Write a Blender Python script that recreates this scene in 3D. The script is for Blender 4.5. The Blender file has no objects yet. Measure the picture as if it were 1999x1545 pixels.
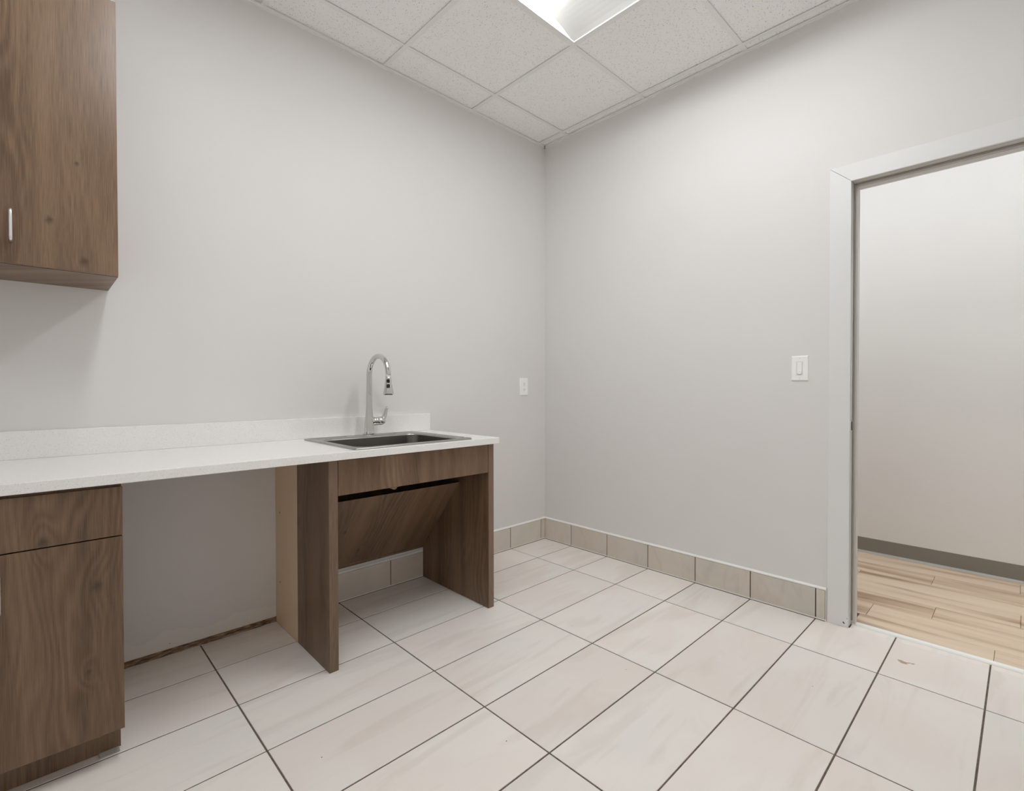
import bpy, bmesh, math, random
from mathutils import Vector, Matrix
random.seed(7)
sc = bpy.context.scene
COL = sc.collection

# ------------------------------------------------------------------ camera, world, exposure
F_PX, SX, SY = 965.1229, 30.2464, -3.3728
yaw, pitch, roll = 0.78047, -0.012477, -0.000723
fw = Vector((math.sin(yaw)*math.cos(pitch), math.cos(yaw)*math.cos(pitch), math.sin(pitch)))
rt = Vector((math.cos(yaw), -math.sin(yaw), 0)); up = rt.cross(fw)
r2 = rt*math.cos(roll)+up*math.sin(roll); u2 = up*math.cos(roll)-rt*math.sin(roll)
cam_data = bpy.data.cameras.new('camera'); cam = bpy.data.objects.new('camera', cam_data); COL.objects.link(cam)
cam_data.sensor_fit = 'HORIZONTAL'; cam_data.sensor_width = 36.0
cam_data.lens = F_PX/1999*36; cam_data.shift_x = -SX/1999; cam_data.shift_y = SY/1999
cam_data.clip_start = 0.02; cam_data.clip_end = 60
M = Matrix((r2, u2, -fw)).transposed().to_4x4(); M.translation = Vector((-2.6552, -2.5006, 1.1106))
cam.matrix_world = M
sc.camera = cam
sc.view_settings.view_transform = 'Standard'; sc.view_settings.look = 'None'
sc.view_settings.gamma = 1.0; sc.view_settings.use_curve_mapping = False
sc.view_settings.exposure = 0.09
LENS_POWER = 19.5          # emission of the troffer lenses in the room
HALL_FILL_POWER = 10.8          # unseen hallway lights, added to light the hall wall evenly
try:
    sc.cycles.max_bounces = 10; sc.cycles.diffuse_bounces = 8; sc.cycles.glossy_bounces = 4
    sc.cycles.sample_clamp_indirect = 6.0
except Exception: pass
w = bpy.data.worlds.new('world'); sc.world = w; w.use_nodes = True
w.node_tree.nodes['Background'].inputs[0].default_value = (0.8, 0.8, 0.78, 1)
w.node_tree.nodes['Background'].inputs[1].default_value = 0.3

# ------------------------------------------------------------------ dimensions (metres)
H = 2.868                  # ceiling
XL, YF = -3.22, -2.93      # left wall and the wall behind the camera
DY0, DY1, DZ = -1.930, -2.845, 2.052   # door opening
WT = 0.13                  # thickness of the right wall
HX = 1.30                  # far wall of the hallway
HY0, HY1 = 0.6, -4.6

# ------------------------------------------------------------------ materials
def srgb(r, g, b):
    f = lambda c: (c/255/12.92) if c/255 <= .04045 else ((c/255+.055)/1.055)**2.4
    return (f(r), f(g), f(b), 1)
class NT:
    def __init__(s, name):
        s.m = bpy.data.materials.new(name); s.m.use_nodes = True
        s.t = s.m.node_tree; s.b = s.t.nodes['Principled BSDF']
    def n(s, typ, **kw):
        nd = s.t.nodes.new(typ)
        for k, v in kw.items():
            if k.startswith('i_'):
                nd.inputs[k[2:].replace('_', ' ')].default_value = v
            else: setattr(nd, k, v)
        return nd
    def l(s, a, ao, b, bi): s.t.links.new(a.outputs[ao], b.inputs[bi])
    def ramp(s, pts):
        r = s.n('ShaderNodeValToRGB'); e = r.color_ramp.elements
        while len(e) < len(pts): e.new(.5)
        for i, (p, c) in enumerate(pts): e[i].position = p; e[i].color = c
        return r
def pos(t, scale=(1, 1, 1), loc=(0, 0, 0), rnd=0.0):
    g = t.n('ShaderNodeNewGeometry'); mp = t.n('ShaderNodeMapping')
    mp.inputs['Scale'].default_value = scale; mp.inputs['Location'].default_value = loc
    if rnd:
        oi = t.n('ShaderNodeObjectInfo'); mu = t.n('ShaderNodeMath', operation='MULTIPLY'); mu.inputs[1].default_value = rnd
        t.l(oi, 'Random', mu, 0); ad = t.n('ShaderNodeVectorMath', operation='ADD')
        t.l(g, 'Position', ad, 0); t.l(mu, 0, ad, 1); t.l(ad, 0, mp, 'Vector')
    else: t.l(g, 'Position', mp, 'Vector')
    return mp
def plain(name, col, rough=.5, metal=0, spec=.5):
    t = NT(name); t.b.inputs['Base Color'].default_value = col; t.b.inputs['Roughness'].default_value = rough
    t.b.inputs['Metallic'].default_value = metal; t.b.inputs['Specular IOR Level'].default_value = spec
    return t
def bump(t, src, out, strength, dist):
    b = t.n('ShaderNodeBump'); b.inputs['Strength'].default_value = strength; b.inputs['Distance'].default_value = dist
    t.l(src, out, b, 'Height'); t.l(b, 0, t.b, 'Normal')

def mat_paint(name, col, rough=.55):
    t = plain(name, col, rough, spec=.35)
    mp = pos(t); n = t.n('ShaderNodeTexNoise', i_Scale=260.0, i_Detail=3.0); t.l(mp, 0, n, 'Vector')
    bump(t, n, 'Fac', .12, .0008)
    n2 = t.n('ShaderNodeTexNoise', i_Scale=1.3, i_Detail=2.0); t.l(mp, 0, n2, 'Vector')
    c = col; r = t.ramp([(.35, tuple([v*.985 for v in c[:3]]+[1])), (.65, c)]); t.l(n2, 'Fac', r, 0); t.l(r, 0, t.b, 'Base Color')
    return t
WALLC = srgb(228, 226, 224)
M_WALL = mat_paint('wall_paint', WALLC, .5).m
# the wall under the counter was left unpainted at its foot: chalky joint compound with a ragged edge
t = mat_paint('wall_paint_with_compound', WALLC, .5)
base_link = t.b.inputs['Base Color'].links[0].from_socket
mp = pos(t); sep = t.n('ShaderNodeSeparateXYZ'); t.l(mp, 0, sep, 0)
n = t.n('ShaderNodeTexNoise', i_Scale=9.0, i_Detail=5.0); t.l(mp, 0, n, 'Vector')
m1 = t.n('ShaderNodeMath', operation='MULTIPLY_ADD'); m1.inputs[1].default_value = -.12; t.l(n, 'Fac', m1, 0); t.l(sep, 'Z', m1, 2)
lt = t.n('ShaderNodeMath', operation='LESS_THAN'); lt.inputs[1].default_value = .028; t.l(m1, 0, lt, 0)
gx = t.n('ShaderNodeMath', operation='LESS_THAN'); gx.inputs[1].default_value = -1.8; t.l(sep, 'X', gx, 0)
gx2 = t.n('ShaderNodeMath', operation='MULTIPLY'); t.l(lt, 0, gx2, 0); t.l(gx, 0, gx2, 1)
mx = t.n('ShaderNodeMix', data_type='RGBA'); t.l(gx2, 0, mx, 'Factor'); t.t.links.new(base_link, mx.inputs['A']); mx.inputs['B'].default_value = srgb(234, 231, 226)
vo = t.n('ShaderNodeTexNoise', i_Scale=38.0, i_Detail=2.0); mpv = pos(t, (.5, 1, 1.4)); t.l(mpv, 0, vo, 'Vector')
g2 = t.n('ShaderNodeMath', operation='GREATER_THAN'); g2.inputs[1].default_value = .735; t.l(vo, 'Fac', g2, 0)
g3 = t.n('ShaderNodeMath', operation='MULTIPLY'); t.l(g2, 0, g3, 0); t.l(gx2, 0, g3, 1)
mx2 = t.n('ShaderNodeMix', data_type='RGBA'); t.l(g3, 0, mx2, 'Factor'); t.t.links.new(mx.outputs['Result'], mx2.inputs['A']); mx2.inputs['B'].default_value = srgb(110, 92, 78)
t.t.links.new(mx2.outputs['Result'], t.b.inputs['Base Color'])
M_WALLB = t.m

M_FRAME = plain('door_frame_enamel', srgb(230, 230, 229), .33).m
M_SEAL = plain('grey_frame_enamel', srgb(212, 210, 206), .4).m
M_WHITE = plain('white_plastic', srgb(251, 251, 250), .3).m
M_TEE = plain('ceiling_grid_enamel', srgb(240, 239, 237), .5).m
M_DARK = plain('dark_recess', srgb(30, 27, 24), .7).m
M_CHROME = plain('chrome', (.66, .65, .635, 1), .05, 1).m
M_BLACK = plain('black_rubber_button', srgb(28, 26, 25), .45).m
M_NICKEL = plain('satin_nickel', (.88, .87, .85, 1), .28, 1).m
M_TRIM = plain('white_edge_trim', srgb(246, 245, 242), .45).m
M_COVE = plain('charcoal_vinyl_base', srgb(132, 127, 120), .5).m
M_COVE_HIGHLIGHT = plain('cove_toe_highlight', srgb(178, 176, 172), .4).m  # cove vinyl lightened: the highlight along the toe is painted in
M_PAD = plain('clear_shim', srgb(170, 164, 156), .3).m

# brushed stainless steel
t = plain('brushed_steel', (.42, .41, .39, 1), .3, 1)
mp = pos(t, (3, 220, 220)); n = t.n('ShaderNodeTexNoise', i_Scale=1.0, i_Detail=3.0); t.l(mp, 0, n, 'Vector')
r = t.ramp([(.3, (.24, .24, .24, 1)), (.7, (.38, .38, .38, 1))]); t.l(n, 'Fac', r, 0); t.l(r, 0, t.b, 'Roughness')
M_STEEL = t.m
M_BOWL_SHADED = plain('steel_bowl_shaded', (.27, .26, .24, 1), .25, 1).m  # sink steel darkened, the bowl's dark reflections put into its colour

# acoustic ceiling tile
t = plain('acoustic_tile', srgb(214, 211, 208), .9, spec=.1)
mp = pos(t); wn = t.n('ShaderNodeTexNoise', i_Scale=30.0, i_Detail=2.0); t.l(mp, 0, wn, 'Vector')
wa = t.n('ShaderNodeVectorMath', operation='MULTIPLY_ADD'); wa.inputs[1].default_value = (.02, .02, .0); t.l(wn, 'Color', wa, 0); t.l(mp, 0, wa, 2)
v1 = t.n('ShaderNodeTexVoronoi', i_Scale=150.0, i_Randomness=1.0); t.l(wa, 0, v1, 'Vector')
v2 = t.n('ShaderNodeTexVoronoi', i_Scale=260.0, i_Randomness=1.0); t.l(wa, 0, v2, 'Vector')
sp = t.n('ShaderNodeSeparateColor'); t.l(v1, 'Color', sp, 0)
th = t.n('ShaderNodeMath', operation='MULTIPLY'); th.inputs[1].default_value = .30; t.l(sp, 0, th, 0)   # hole size varies per cell
d1 = t.n('ShaderNodeMath', operation='LESS_THAN'); t.l(v1, 'Distance', d1, 0); t.l(th, 0, d1, 1)
r2_ = t.ramp([(.10, (.82, .82, .82, 1)), (.30, (1, 1, 1, 1))]); t.l(v2, 'Distance', r2_, 0)
mx = t.n('ShaderNodeMix', data_type='RGBA'); t.l(d1, 0, mx, 'Factor'); mx.inputs['A'].default_value = srgb(250, 249, 248); mx.inputs['B'].default_value = srgb(186, 182, 176)
mm = t.n('ShaderNodeMix', data_type='RGBA', blend_type='MULTIPLY'); mm.inputs['Factor'].default_value = .55
t.t.links.new(mx.outputs['Result'], mm.inputs['A']); t.l(r2_, 0, mm, 'B'); t.t.links.new(mm.outputs['Result'], t.b.inputs['Base Color'])
n3 = t.n('ShaderNodeTexNoise', i_Scale=190.0, i_Detail=3.0); t.l(mp, 0, n3, 'Vector')
bump(t, n3, 'Fac', .35, .002)
M_ACT = t.m

# porcelain floor tile: faint diagonal veins, each tile its own patch of stone
def mat_tile(name, base, warm, cool, rough, scale=1.0):
    t = plain(name, base, rough, spec=.4)
    mp = pos(t, (1.0*scale, 1.0*scale, 1.0*scale), rnd=37.0)
    wn = t.n('ShaderNodeTexNoise', i_Scale=1.6, i_Detail=3.0, i_Distortion=.6); t.l(mp, 0, wn, 'Vector')
    mpr = t.n('ShaderNodeMapping'); mpr.inputs['Rotation'].default_value = (0, 0, .7); mpr.inputs['Scale'].default_value = (1.2, 7.0, 3.0); t.l(mp, 0, mpr, 0)
    vn = t.n('ShaderNodeTexNoise', i_Scale=1.1, i_Detail=6.0, i_Distortion=1.2); t.l(mpr, 0, vn, 'Vector')
    r1 = t.ramp([(.38, warm), (.50, base), (.64, cool)]); t.l(wn, 'Fac', r1, 0)
    r2 = t.ramp([(.36, (.93, .915, .90, 1)), (.47, (1, 1, 1, 1)), (.60, (1, 1, 1, 1)), (.72, (.968, .968, .968, 1))]); t.l(vn, 'Fac', r2, 0)
    m = t.n('ShaderNodeMix', data_type='RGBA', blend_type='MULTIPLY'); m.inputs['Factor'].default_value = .8
    t.l(r1, 0, m, 'A'); t.l(r2, 0, m, 'B')
    oi = t.n('ShaderNodeObjectInfo'); hv = t.n('ShaderNodeMapRange'); hv.inputs['To Min'].default_value = .95; hv.inputs['To Max'].default_value = 1.03
    t.l(oi, 'Random', hv, 0); hs = t.n('ShaderNodeHueSaturation'); t.l(hv, 0, hs, 'Value'); t.t.links.new(m.outputs['Result'], hs.inputs['Color'])
    t.l(hs, 0, t.b, 'Base Color')
    n2 = t.n('ShaderNodeTexNoise', i_Scale=4.0, i_Detail=3.0); t.l(mp, 0, n2, 'Vector')
    bump(t, n2, 'Fac', .04, .01)
    return t
tf = mat_tile('porcelain_floor_tile', srgb(242, 237, 231), srgb(241, 232, 226), srgb(239, 235, 230), .34)
# a rust-brown stain and a dark chip on the tile by the door
g = tf.n('ShaderNodeNewGeometry')
old = tf.b.inputs['Base Color'].links[0].from_socket
def spot(t, old, x, y, rx, ry, rot, col, nz=.5, amt=1.0):
    mp = t.n('ShaderNodeMapping', vector_type='TEXTURE'); mp.inputs['Location'].default_value = (x, y, 0); mp.inputs['Rotation'].default_value = (0, 0, rot); mp.inputs['Scale'].default_value = (rx, ry, 1000)
    t.l(g, 'Position', mp, 0)
    nn = t.n('ShaderNodeTexNoise', i_Scale=1.2, i_Detail=4.0); t.l(mp, 0, nn, 'Vector')
    ln = t.n('ShaderNodeVectorMath', operation='LENGTH'); t.l(mp, 0, ln, 0)
    ad = t.n('ShaderNodeMath', operation='MULTIPLY_ADD'); ad.inputs[1].default_value = nz*2; t.l(nn, 'Fac', ad, 0); t.l(ln, 'Value', ad, 2)
    mr = t.n('ShaderNodeMapRange'); mr.inputs['From Min'].default_value = .6+nz; mr.inputs['From Max'].default_value = 1.0+nz; mr.inputs['To Min'].default_value = amt; mr.inputs['To Max'].default_value = 0
    t.l(ad, 0, mr, 0)
    mx = t.n('ShaderNodeMix', data_type='RGBA'); t.l(mr, 0, mx, 'Factor'); t.t.links.new(old, mx.inputs['A']); mx.inputs['B'].default_value = col
    return mx.outputs['Result']
old = spot(tf, old, -.183, -2.156, .022, .013, .9, srgb(184, 152, 120), .6, .95)
old = spot(tf, old, -.178, -2.172, .016, .004, 2.3, srgb(142, 116, 96), .5, .8)
old = spot(tf, old, -.171, -2.188, .0095, .0028, 2.2, srgb(42, 36, 30), .1)
for q in ((-1.62, -1.36, .003), (-1.02, -1.40, .0025), (-.62, -1.95, .0025), (-2.06, -1.02, .0028), (-.9, -1.02, .002)):
    old = spot(tf, old, q[0], q[1], q[2], q[2]*.7, 1, srgb(70, 62, 55), .1)
tf.t.links.new(old, tf.b.inputs['Base Color'])
M_TILE = tf.m
M_BASETILE = mat_tile('beige_base_tile', srgb(217, 208, 197), srgb(214, 203, 191), srgb(210, 204, 194), .42, 1.4).m
t = plain('taupe_grout', srgb(128, 118, 108), .9, spec=.1)
mp = pos(t); n = t.n('ShaderNodeTexNoise', i_Scale=60.0, i_Detail=3.0); t.l(mp, 0, n, 'Vector')
r = t.ramp([(.3, srgb(96, 87, 79)), (.7, srgb(122, 112, 103))]); t.l(n, 'Fac', r, 0); t.l(r, 0, t.b, 'Base Color')
M_GROUT = t.m
M_GROUT_DK = plain('dark_base_grout', srgb(92, 81, 72), .9, spec=.1).m

# white quartz with grey specks
t = plain('speckled_quartz', srgb(230, 229, 225), .22)
mp = pos(t); v = t.n('ShaderNodeTexVoronoi', i_Scale=330.0); t.l(mp, 0, v, 'Vector')
sp = t.n('ShaderNodeSeparateColor'); t.l(v, 'Color', sp, 0)
g1 = t.n('ShaderNodeMath', operation='GREATER_THAN'); g1.inputs[1].default_value = .93; t.l(sp, 0, g1, 0)
l1 = t.n('ShaderNodeMath', operation='LESS_THAN'); l1.inputs[1].default_value = .34; t.l(v, 'Distance', l1, 0)
mu = t.n('ShaderNodeMath', operation='MULTIPLY'); t.l(g1, 0, mu, 0); t.l(l1, 0, mu, 1)
fine = t.n('ShaderNodeTexNoise', i_Scale=420.0, i_Detail=2.0); t.l(mp, 0, fine, 'Vector')
rf = t.ramp([(.35, srgb(238, 236, 234)), (.6, srgb(245, 244, 242))]); t.l(fine, 'Fac', rf, 0)
mx = t.n('ShaderNodeMix', data_type='RGBA'); t.l(mu, 0, mx, 'Factor'); t.l(rf, 0, mx, 'A'); mx.inputs['B'].default_value = srgb(208, 203, 197)
t.t.links.new(mx.outputs['Result'], t.b.inputs['Base Color'])
M_QUARTZ = t.m

# walnut-toned woodgrain laminate, grain running up; u = x + y runs across it on every face
def mat_wood(name, dark, mid, light, loc=(0, 0, 0), rough=.42, rnd=0.0, knots=(), ymul=1.0):
    t = plain(name, mid, rough-.05, spec=.5)
    g = t.n('ShaderNodeNewGeometry'); s = t.n('ShaderNodeSeparateXYZ'); t.l(g, 'Position', s, 0)
    u = t.n('ShaderNodeMath', operation='MULTIPLY_ADD'); u.inputs[1].default_value = ymul; t.l(s, 'Y', u, 0); t.l(s, 'X', u, 2)
    cb = t.n('ShaderNodeCombineXYZ'); t.l(u, 0, cb, 0); t.l(s, 'Z', cb, 1)
    mp = t.n('ShaderNodeMapping'); mp.inputs['Location'].default_value = loc; t.l(cb, 0, mp, 0)
    # grain lines: an across-grain phase, bent by slow noise into cathedrals and parted by the knots
    def stretched(sx, sz, scale=1.0, detail=3.0, dist=0.0):
        m_ = t.n('ShaderNodeMapping'); m_.inputs['Scale'].default_value = (sx, sz, 1); t.l(mp, 0, m_, 0)
        n_ = t.n('ShaderNodeTexNoise', i_Scale=scale, i_Detail=detail, i_Distortion=dist); t.l(m_, 0, n_, 'Vector'); return n_
    n1 = stretched(9, .6, detail=4.0, dist=.4)
    n2 = stretched(4.5, 1.0, detail=2.0)
    n4 = stretched(30, 2.2, detail=4.0)
    ph = t.n('ShaderNodeMath', operation='MULTIPLY'); ph.inputs[1].default_value = 260.0; t.l(u, 0, ph, 0)
    wv = t.n('ShaderNodeMath', operation='MULTIPLY_ADD'); wv.inputs[1].default_value = 95.0; t.l(n2, 'Fac', wv, 0); t.l(ph, 0, wv, 2)
    w4 = t.n('ShaderNodeMath', operation='MULTIPLY_ADD'); w4.inputs[1].default_value = 6.0; t.l(n4, 'Fac', w4, 0); t.l(wv, 0, w4, 2)
    height = (w4, 0)
    for (kx, kz, kr) in knots:
        mk = t.n('ShaderNodeMapping', vector_type='TEXTURE'); mk.inputs['Location'].default_value = (kx, kz, 0); mk.inputs['Scale'].default_value = (kr*3.0, kr*7, 1); t.l(cb, 0, mk, 0)
        ln = t.n('ShaderNodeVectorMath', operation='LENGTH'); t.l(mk, 0, ln, 0)
        mr = t.n('ShaderNodeMapRange', interpolation_type='SMOOTHSTEP'); mr.inputs['From Min'].default_value = 0; mr.inputs['From Max'].default_value = 1; mr.inputs['To Min'].default_value = 11.0; mr.inputs['To Max'].default_value = 0
        t.l(ln, 'Value', mr, 0); ad = t.n('ShaderNodeMath', operation='ADD'); t.l(height[0], height[1], ad, 0); t.l(mr, 0, ad, 1); height = (ad, 0)
    sn = t.n('ShaderNodeMath', operation='SINE'); t.l(height[0], height[1], sn, 0)
    fade = t.n('ShaderNodeMapRange'); fade.inputs['From Min'].default_value = .42; fade.inputs['From Max'].default_value = .60; fade.inputs['To Min'].default_value = .10; fade.inputs['To Max'].default_value = 1.0; t.l(stretched(5, .5), 'Fac', fade, 0)
    sf = t.n('ShaderNodeMath', operation='MULTIPLY'); t.l(sn, 0, sf, 0); t.l(fade, 0, sf, 1)
    n3 = stretched(520, 12, detail=3.0)
    a = t.n('ShaderNodeMath', operation='MULTIPLY_ADD'); a.inputs[1].default_value = .055; t.l(sf, 0, a, 0)
    nl = t.n('ShaderNodeMath', operation='MULTIPLY_ADD'); nl.inputs[1].default_value = .6; nl.inputs[2].default_value = .2; t.l(n1, 'Fac', nl, 0); t.l(nl, 0, a, 2)
    a1 = t.n('ShaderNodeMath', operation='MULTIPLY_ADD'); a1.inputs[1].default_value = .19; t.l(n4, 'Fac', a1, 0); t.l(a, 0, a1, 2)
    a2 = t.n('ShaderNodeMath', operation='MULTIPLY_ADD'); a2.inputs[1].default_value = .38; t.l(n3, 'Fac', a2, 0); t.l(a1, 0, a2, 2)
    r = t.ramp([(.36, dark), (.50, mid), (.68, light)]); hv = t.n('ShaderNodeMath', operation='MULTIPLY_ADD'); hv.inputs[1].default_value = 1.0; hv.inputs[2].default_value = -.275; t.l(a2, 0, hv, 0); t.l(hv, 0, r, 0)
    out = r.outputs[0]
    for (kx, kz, kr) in knots:
        mk = t.n('ShaderNodeMapping', vector_type='TEXTURE'); mk.inputs['Location'].default_value = (kx, kz, 0); mk.inputs['Scale'].default_value = (kr, kr*1.3, 1); t.l(cb, 0, mk, 0)
        nn = t.n('ShaderNodeTexNoise', i_Scale=1.5, i_Detail=3.0); t.l(mk, 0, nn, 'Vector')
        ln = t.n('ShaderNodeVectorMath', operation='LENGTH'); t.l(mk, 0, ln, 0)
        ad = t.n('ShaderNodeMath', operation='ADD'); t.l(ln, 'Value', ad, 0); t.l(nn, 'Fac', ad, 1)
        mr = t.n('ShaderNodeMapRange', interpolation_type='SMOOTHSTEP'); mr.inputs['From Min'].default_value = .55; mr.inputs['From Max'].default_value = 1.6; mr.inputs['To Min'].default_value = .75; mr.inputs['To Max'].default_value = 0
        t.l(ad, 0, mr, 0)
        mx = t.n('ShaderNodeMix', data_type='RGBA'); t.l(mr, 0, mx, 'Factor'); t.t.links.new(out, mx.inputs['A']); mx.inputs['B'].default_value = tuple([c*.55 for c in dark[:3]]+[1])
        out = mx.outputs['Result']
    t.t.links.new(out, t.b.inputs['Base Color'])
    bump(t, n3, 'Fac', .12, .0006)
    return t.m
WD, WM, WL = srgb(90, 69, 51), srgb(117, 92, 71), srgb(140, 114, 91)
M_WOOD_UP_LIT = mat_wood('walnut_laminate_upper_lit', srgb(97, 76, 58), srgb(126, 101, 80), srgb(150, 124, 101), (.7, 3.1, 0), .34,
                     knots=((-2.975, 1.635, .013), (-2.895, 1.52, .016), (-2.91, 1.83, .008)))  # laminate lightened: stronger light and sheen up here put into the colour
M_WOOD_LO_SHADED = mat_wood('walnut_laminate_lower_shaded', srgb(82, 63, 46), srgb(108, 85, 65), srgb(130, 105, 82), (2.3, .4, 0), .45,
                     knots=((-3.165, .54, .018), (-3.275, .69, .014), (-3.185, .3, .010)))  # same laminate darkened: weaker light down here put into the colour
M_WOOD = mat_wood('walnut_laminate', WD, WM, WL, (5.1, 9.7, 0), .45, knots=((-2.0, .5, .014), (-1.75, .35, .012)))
M_WOOD_SL = mat_wood('walnut_laminate_sloped', WD, WM, WL, (1.1, 5.7, 0), .45, knots=((-1.62, .42, .012), (-1.5, .28, .010)), ymul=0.0)
M_EDGE = mat_wood('walnut_edge_band', srgb(100, 80, 64), srgb(124, 101, 83), srgb(140, 116, 98), (9.1, 2.2, 0), .45)
M_PALE = plain('raw_beige_panel', srgb(240, 214, 184), .55).m
t = plain('raw_sole_plate', srgb(110, 88, 72), .95, spec=.1)
mp = pos(t, (14, 14, 60)); n = t.n('ShaderNodeTexNoise', i_Scale=2.0, i_Detail=6.0); t.l(mp, 0, n, 'Vector')
r = t.ramp([(.3, srgb(88, 68, 54)), (.5, srgb(138, 114, 94)), (.7, srgb(184, 164, 144))]); t.l(n, 'Fac', r, 0); t.l(r, 0, t.b, 'Base Color')
bump(t, n, 'Fac', .8, .01); M_RAW = t.m

# hallway plank: pale oak with brown streaks along y
t = plain('pale_oak_plank', srgb(200, 178, 154), .42, spec=.35)
mp = pos(t, (9, .75, 1), rnd=23.0); n = t.n('ShaderNodeTexNoise', i_Scale=1.0, i_Detail=4.0, i_Distortion=.35); t.l(mp, 0, n, 'Vector')
r = t.ramp([(.34, srgb(164, 136, 112)), (.43, srgb(198, 172, 148)), (.52, srgb(220, 199, 175)), (.75, srgb(228, 209, 187))]); t.l(n, 'Fac', r, 0)
mp2 = pos(t, (160, 6, 1), rnd=11.0); n2 = t.n('ShaderNodeTexNoise', i_Scale=1.0, i_Detail=3.0); t.l(mp2, 0, n2, 'Vector')
r2_ = t.ramp([(.3, (.93, .92, .91, 1)), (.6, (1, 1, 1, 1))]); t.l(n2, 'Fac', r2_, 0)
m = t.n('ShaderNodeMix', data_type='RGBA', blend_type='MULTIPLY'); m.inputs['Factor'].default_value = 1; t.l(r, 0, m, 'A'); t.l(r2_, 0, m, 'B')
t.t.links.new(m.outputs['Result'], t.b.inputs['Base Color']); M_PLANK = t.m

def mat_emit(name, col, s):
    m = bpy.data.materials.new(name); m.use_nodes = True; nt = m.node_tree
    b = nt.nodes['Principled BSDF']; b.inputs['Base Color'].default_value = (.8, .8, .8, 1)
    b.inputs['Emission Color'].default_value = col; b.inputs['Emission Strength'].default_value = s
    return m
M_LENS = mat_emit('lit_lens', (.95, .98, 1, 1), LENS_POWER)
M_LENSH = mat_emit('added_hall_lens', (.92, .97, 1, 1), HALL_FILL_POWER)
M_WING_DIMMED = plain('reflector_enamel_dimmed', srgb(206, 205, 202), .6, spec=.2).m  # white wing enamel greyed so the wings throw back less light
M_TROF = plain('white_reflector_enamel', srgb(238, 237, 233), .6, spec=.2).m

# ------------------------------------------------------------------ mesh helpers
def wloc(o):
    v = Vector((0, 0, 0))
    while o: v += o.location; o = o.parent
    return v
def link(name, bm, mat, parent=None, bevel=0, smooth=False, seg=2):
    if parent is not None: bmesh.ops.translate(bm, verts=bm.verts, vec=-wloc(parent))
    bmesh.ops.recalc_face_normals(bm, faces=bm.faces)
    me = bpy.data.meshes.new(name); bm.to_mesh(me); bm.free()
    if smooth:
        for p in me.polygons: p.use_smooth = True
    me.materials.append(mat)
    o = bpy.data.objects.new(name, me); COL.objects.link(o); o.parent = parent
    if bevel:
        md = o.modifiers.new('bevel', 'BEVEL'); md.width = bevel; md.segments = seg; md.limit_method = 'ANGLE'; md.angle_limit = .6
        md.harden_normals = False
    return o
def add_box(bm, a, b):
    x0, x1 = sorted((a[0], b[0])); y0, y1 = sorted((a[1], b[1])); z0, z1 = sorted((a[2], b[2]))
    v = [bm.verts.new(p) for p in ((x0,y0,z0),(x1,y0,z0),(x1,y1,z0),(x0,y1,z0),(x0,y0,z1),(x1,y0,z1),(x1,y1,z1),(x0,y1,z1))]
    for f in ((0,3,2,1),(4,5,6,7),(0,1,5,4),(1,2,6,5),(2,3,7,6),(3,0,4,7)): bm.faces.new([v[i] for i in f])
def box(name, a, b, mat, parent=None, bevel=0, seg=2):
    bm = bmesh.new(); add_box(bm, a, b); return link(name, bm, mat, parent, bevel, seg=seg)
def boxes(name, lst, mat, parent=None, bevel=0):
    bm = bmesh.new()
    for a, b in lst: add_box(bm, a, b)
    return link(name, bm, mat, parent, bevel)
def prism(bm, poly, ax, lo, hi):
    """poly: 2-D outline in the two other axes (in xyz order), swept along ax from lo to hi"""
    def P(p, h):
        if ax == 'x': return (h, p[0], p[1])
        if ax == 'y': return (p[0], h, p[1])
        return (p[0], p[1], h)
    A = [bm.verts.new(P(p, lo)) for p in poly]; B = [bm.verts.new(P(p, hi)) for p in poly]; n = len(poly)
    bm.faces.new(A[::-1]); bm.faces.new(B)
    for i in range(n): bm.faces.new((A[i], A[(i+1) % n], B[(i+1) % n], B[i]))
def loops(bm, rings, closed=True, cap0=True, cap1=True):
    R = [[bm.verts.new(p) for p in ring] for ring in rings]
    n = len(R[0])
    for a, b in zip(R, R[1:]):
        for i in range(n): bm.faces.new((a[i], a[(i+1) % n], b[(i+1) % n], b[i]))
    if cap0: bm.faces.new(R[0][::-1])
    if cap1: bm.faces.new(R[-1])
def rrect(x0, x1, y0, y1, r, z, k=6):
    pts = []
    for cx, cy, a0 in ((x1-r, y1-r, 0), (x0+r, y1-r, 90), (x0+r, y0+r, 180), (x1-r, y0+r, 270)):
        for i in range(k+1):
            a = math.radians(a0+90*i/k); pts.append((cx+r*math.cos(a), cy+r*math.sin(a), z))
    return pts
def tube(bm, path, radii, n=20, cap=True, flat=None):
    path = [Vector(p) for p in path]; rings = []
    t0 = (path[1]-path[0]).normalized(); nrm = t0.orthogonal().normalized()
    for i, p in enumerate(path):
        t = (path[min(i+1, len(path)-1)]-path[max(i-1, 0)]).normalized()
        nrm = (nrm-t*nrm.dot(t)).normalized(); bn = t.cross(nrm)
        r = radii[i]; ra, rb = r if isinstance(r, tuple) else (r, r)
        rings.append([p+nrm*ra*math.cos(2*math.pi*k/n)+bn*rb*math.sin(2*math.pi*k/n) for k in range(n)])
    loops(bm, rings, cap0=cap, cap1=cap)
def empty(name, loc, label=None, cat=None, group=None, kind=None):
    o = bpy.data.objects.new(name, None); COL.objects.link(o); o.location = loc; o.empty_display_size = .1
    tag(o, label, cat, group, kind); return o
def tag(o, label=None, cat=None, group=None, kind=None):
    if label: o['label'] = label
    if cat: o['category'] = cat
    if group: o['group'] = group
    if kind: o['kind'] = kind
    return o
def st(o): o['kind'] = 'structure'; return o
def copy_part(src, loc, parent):
    c = src.copy(); COL.objects.link(c); c.parent = parent; c.location = loc; return c

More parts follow.
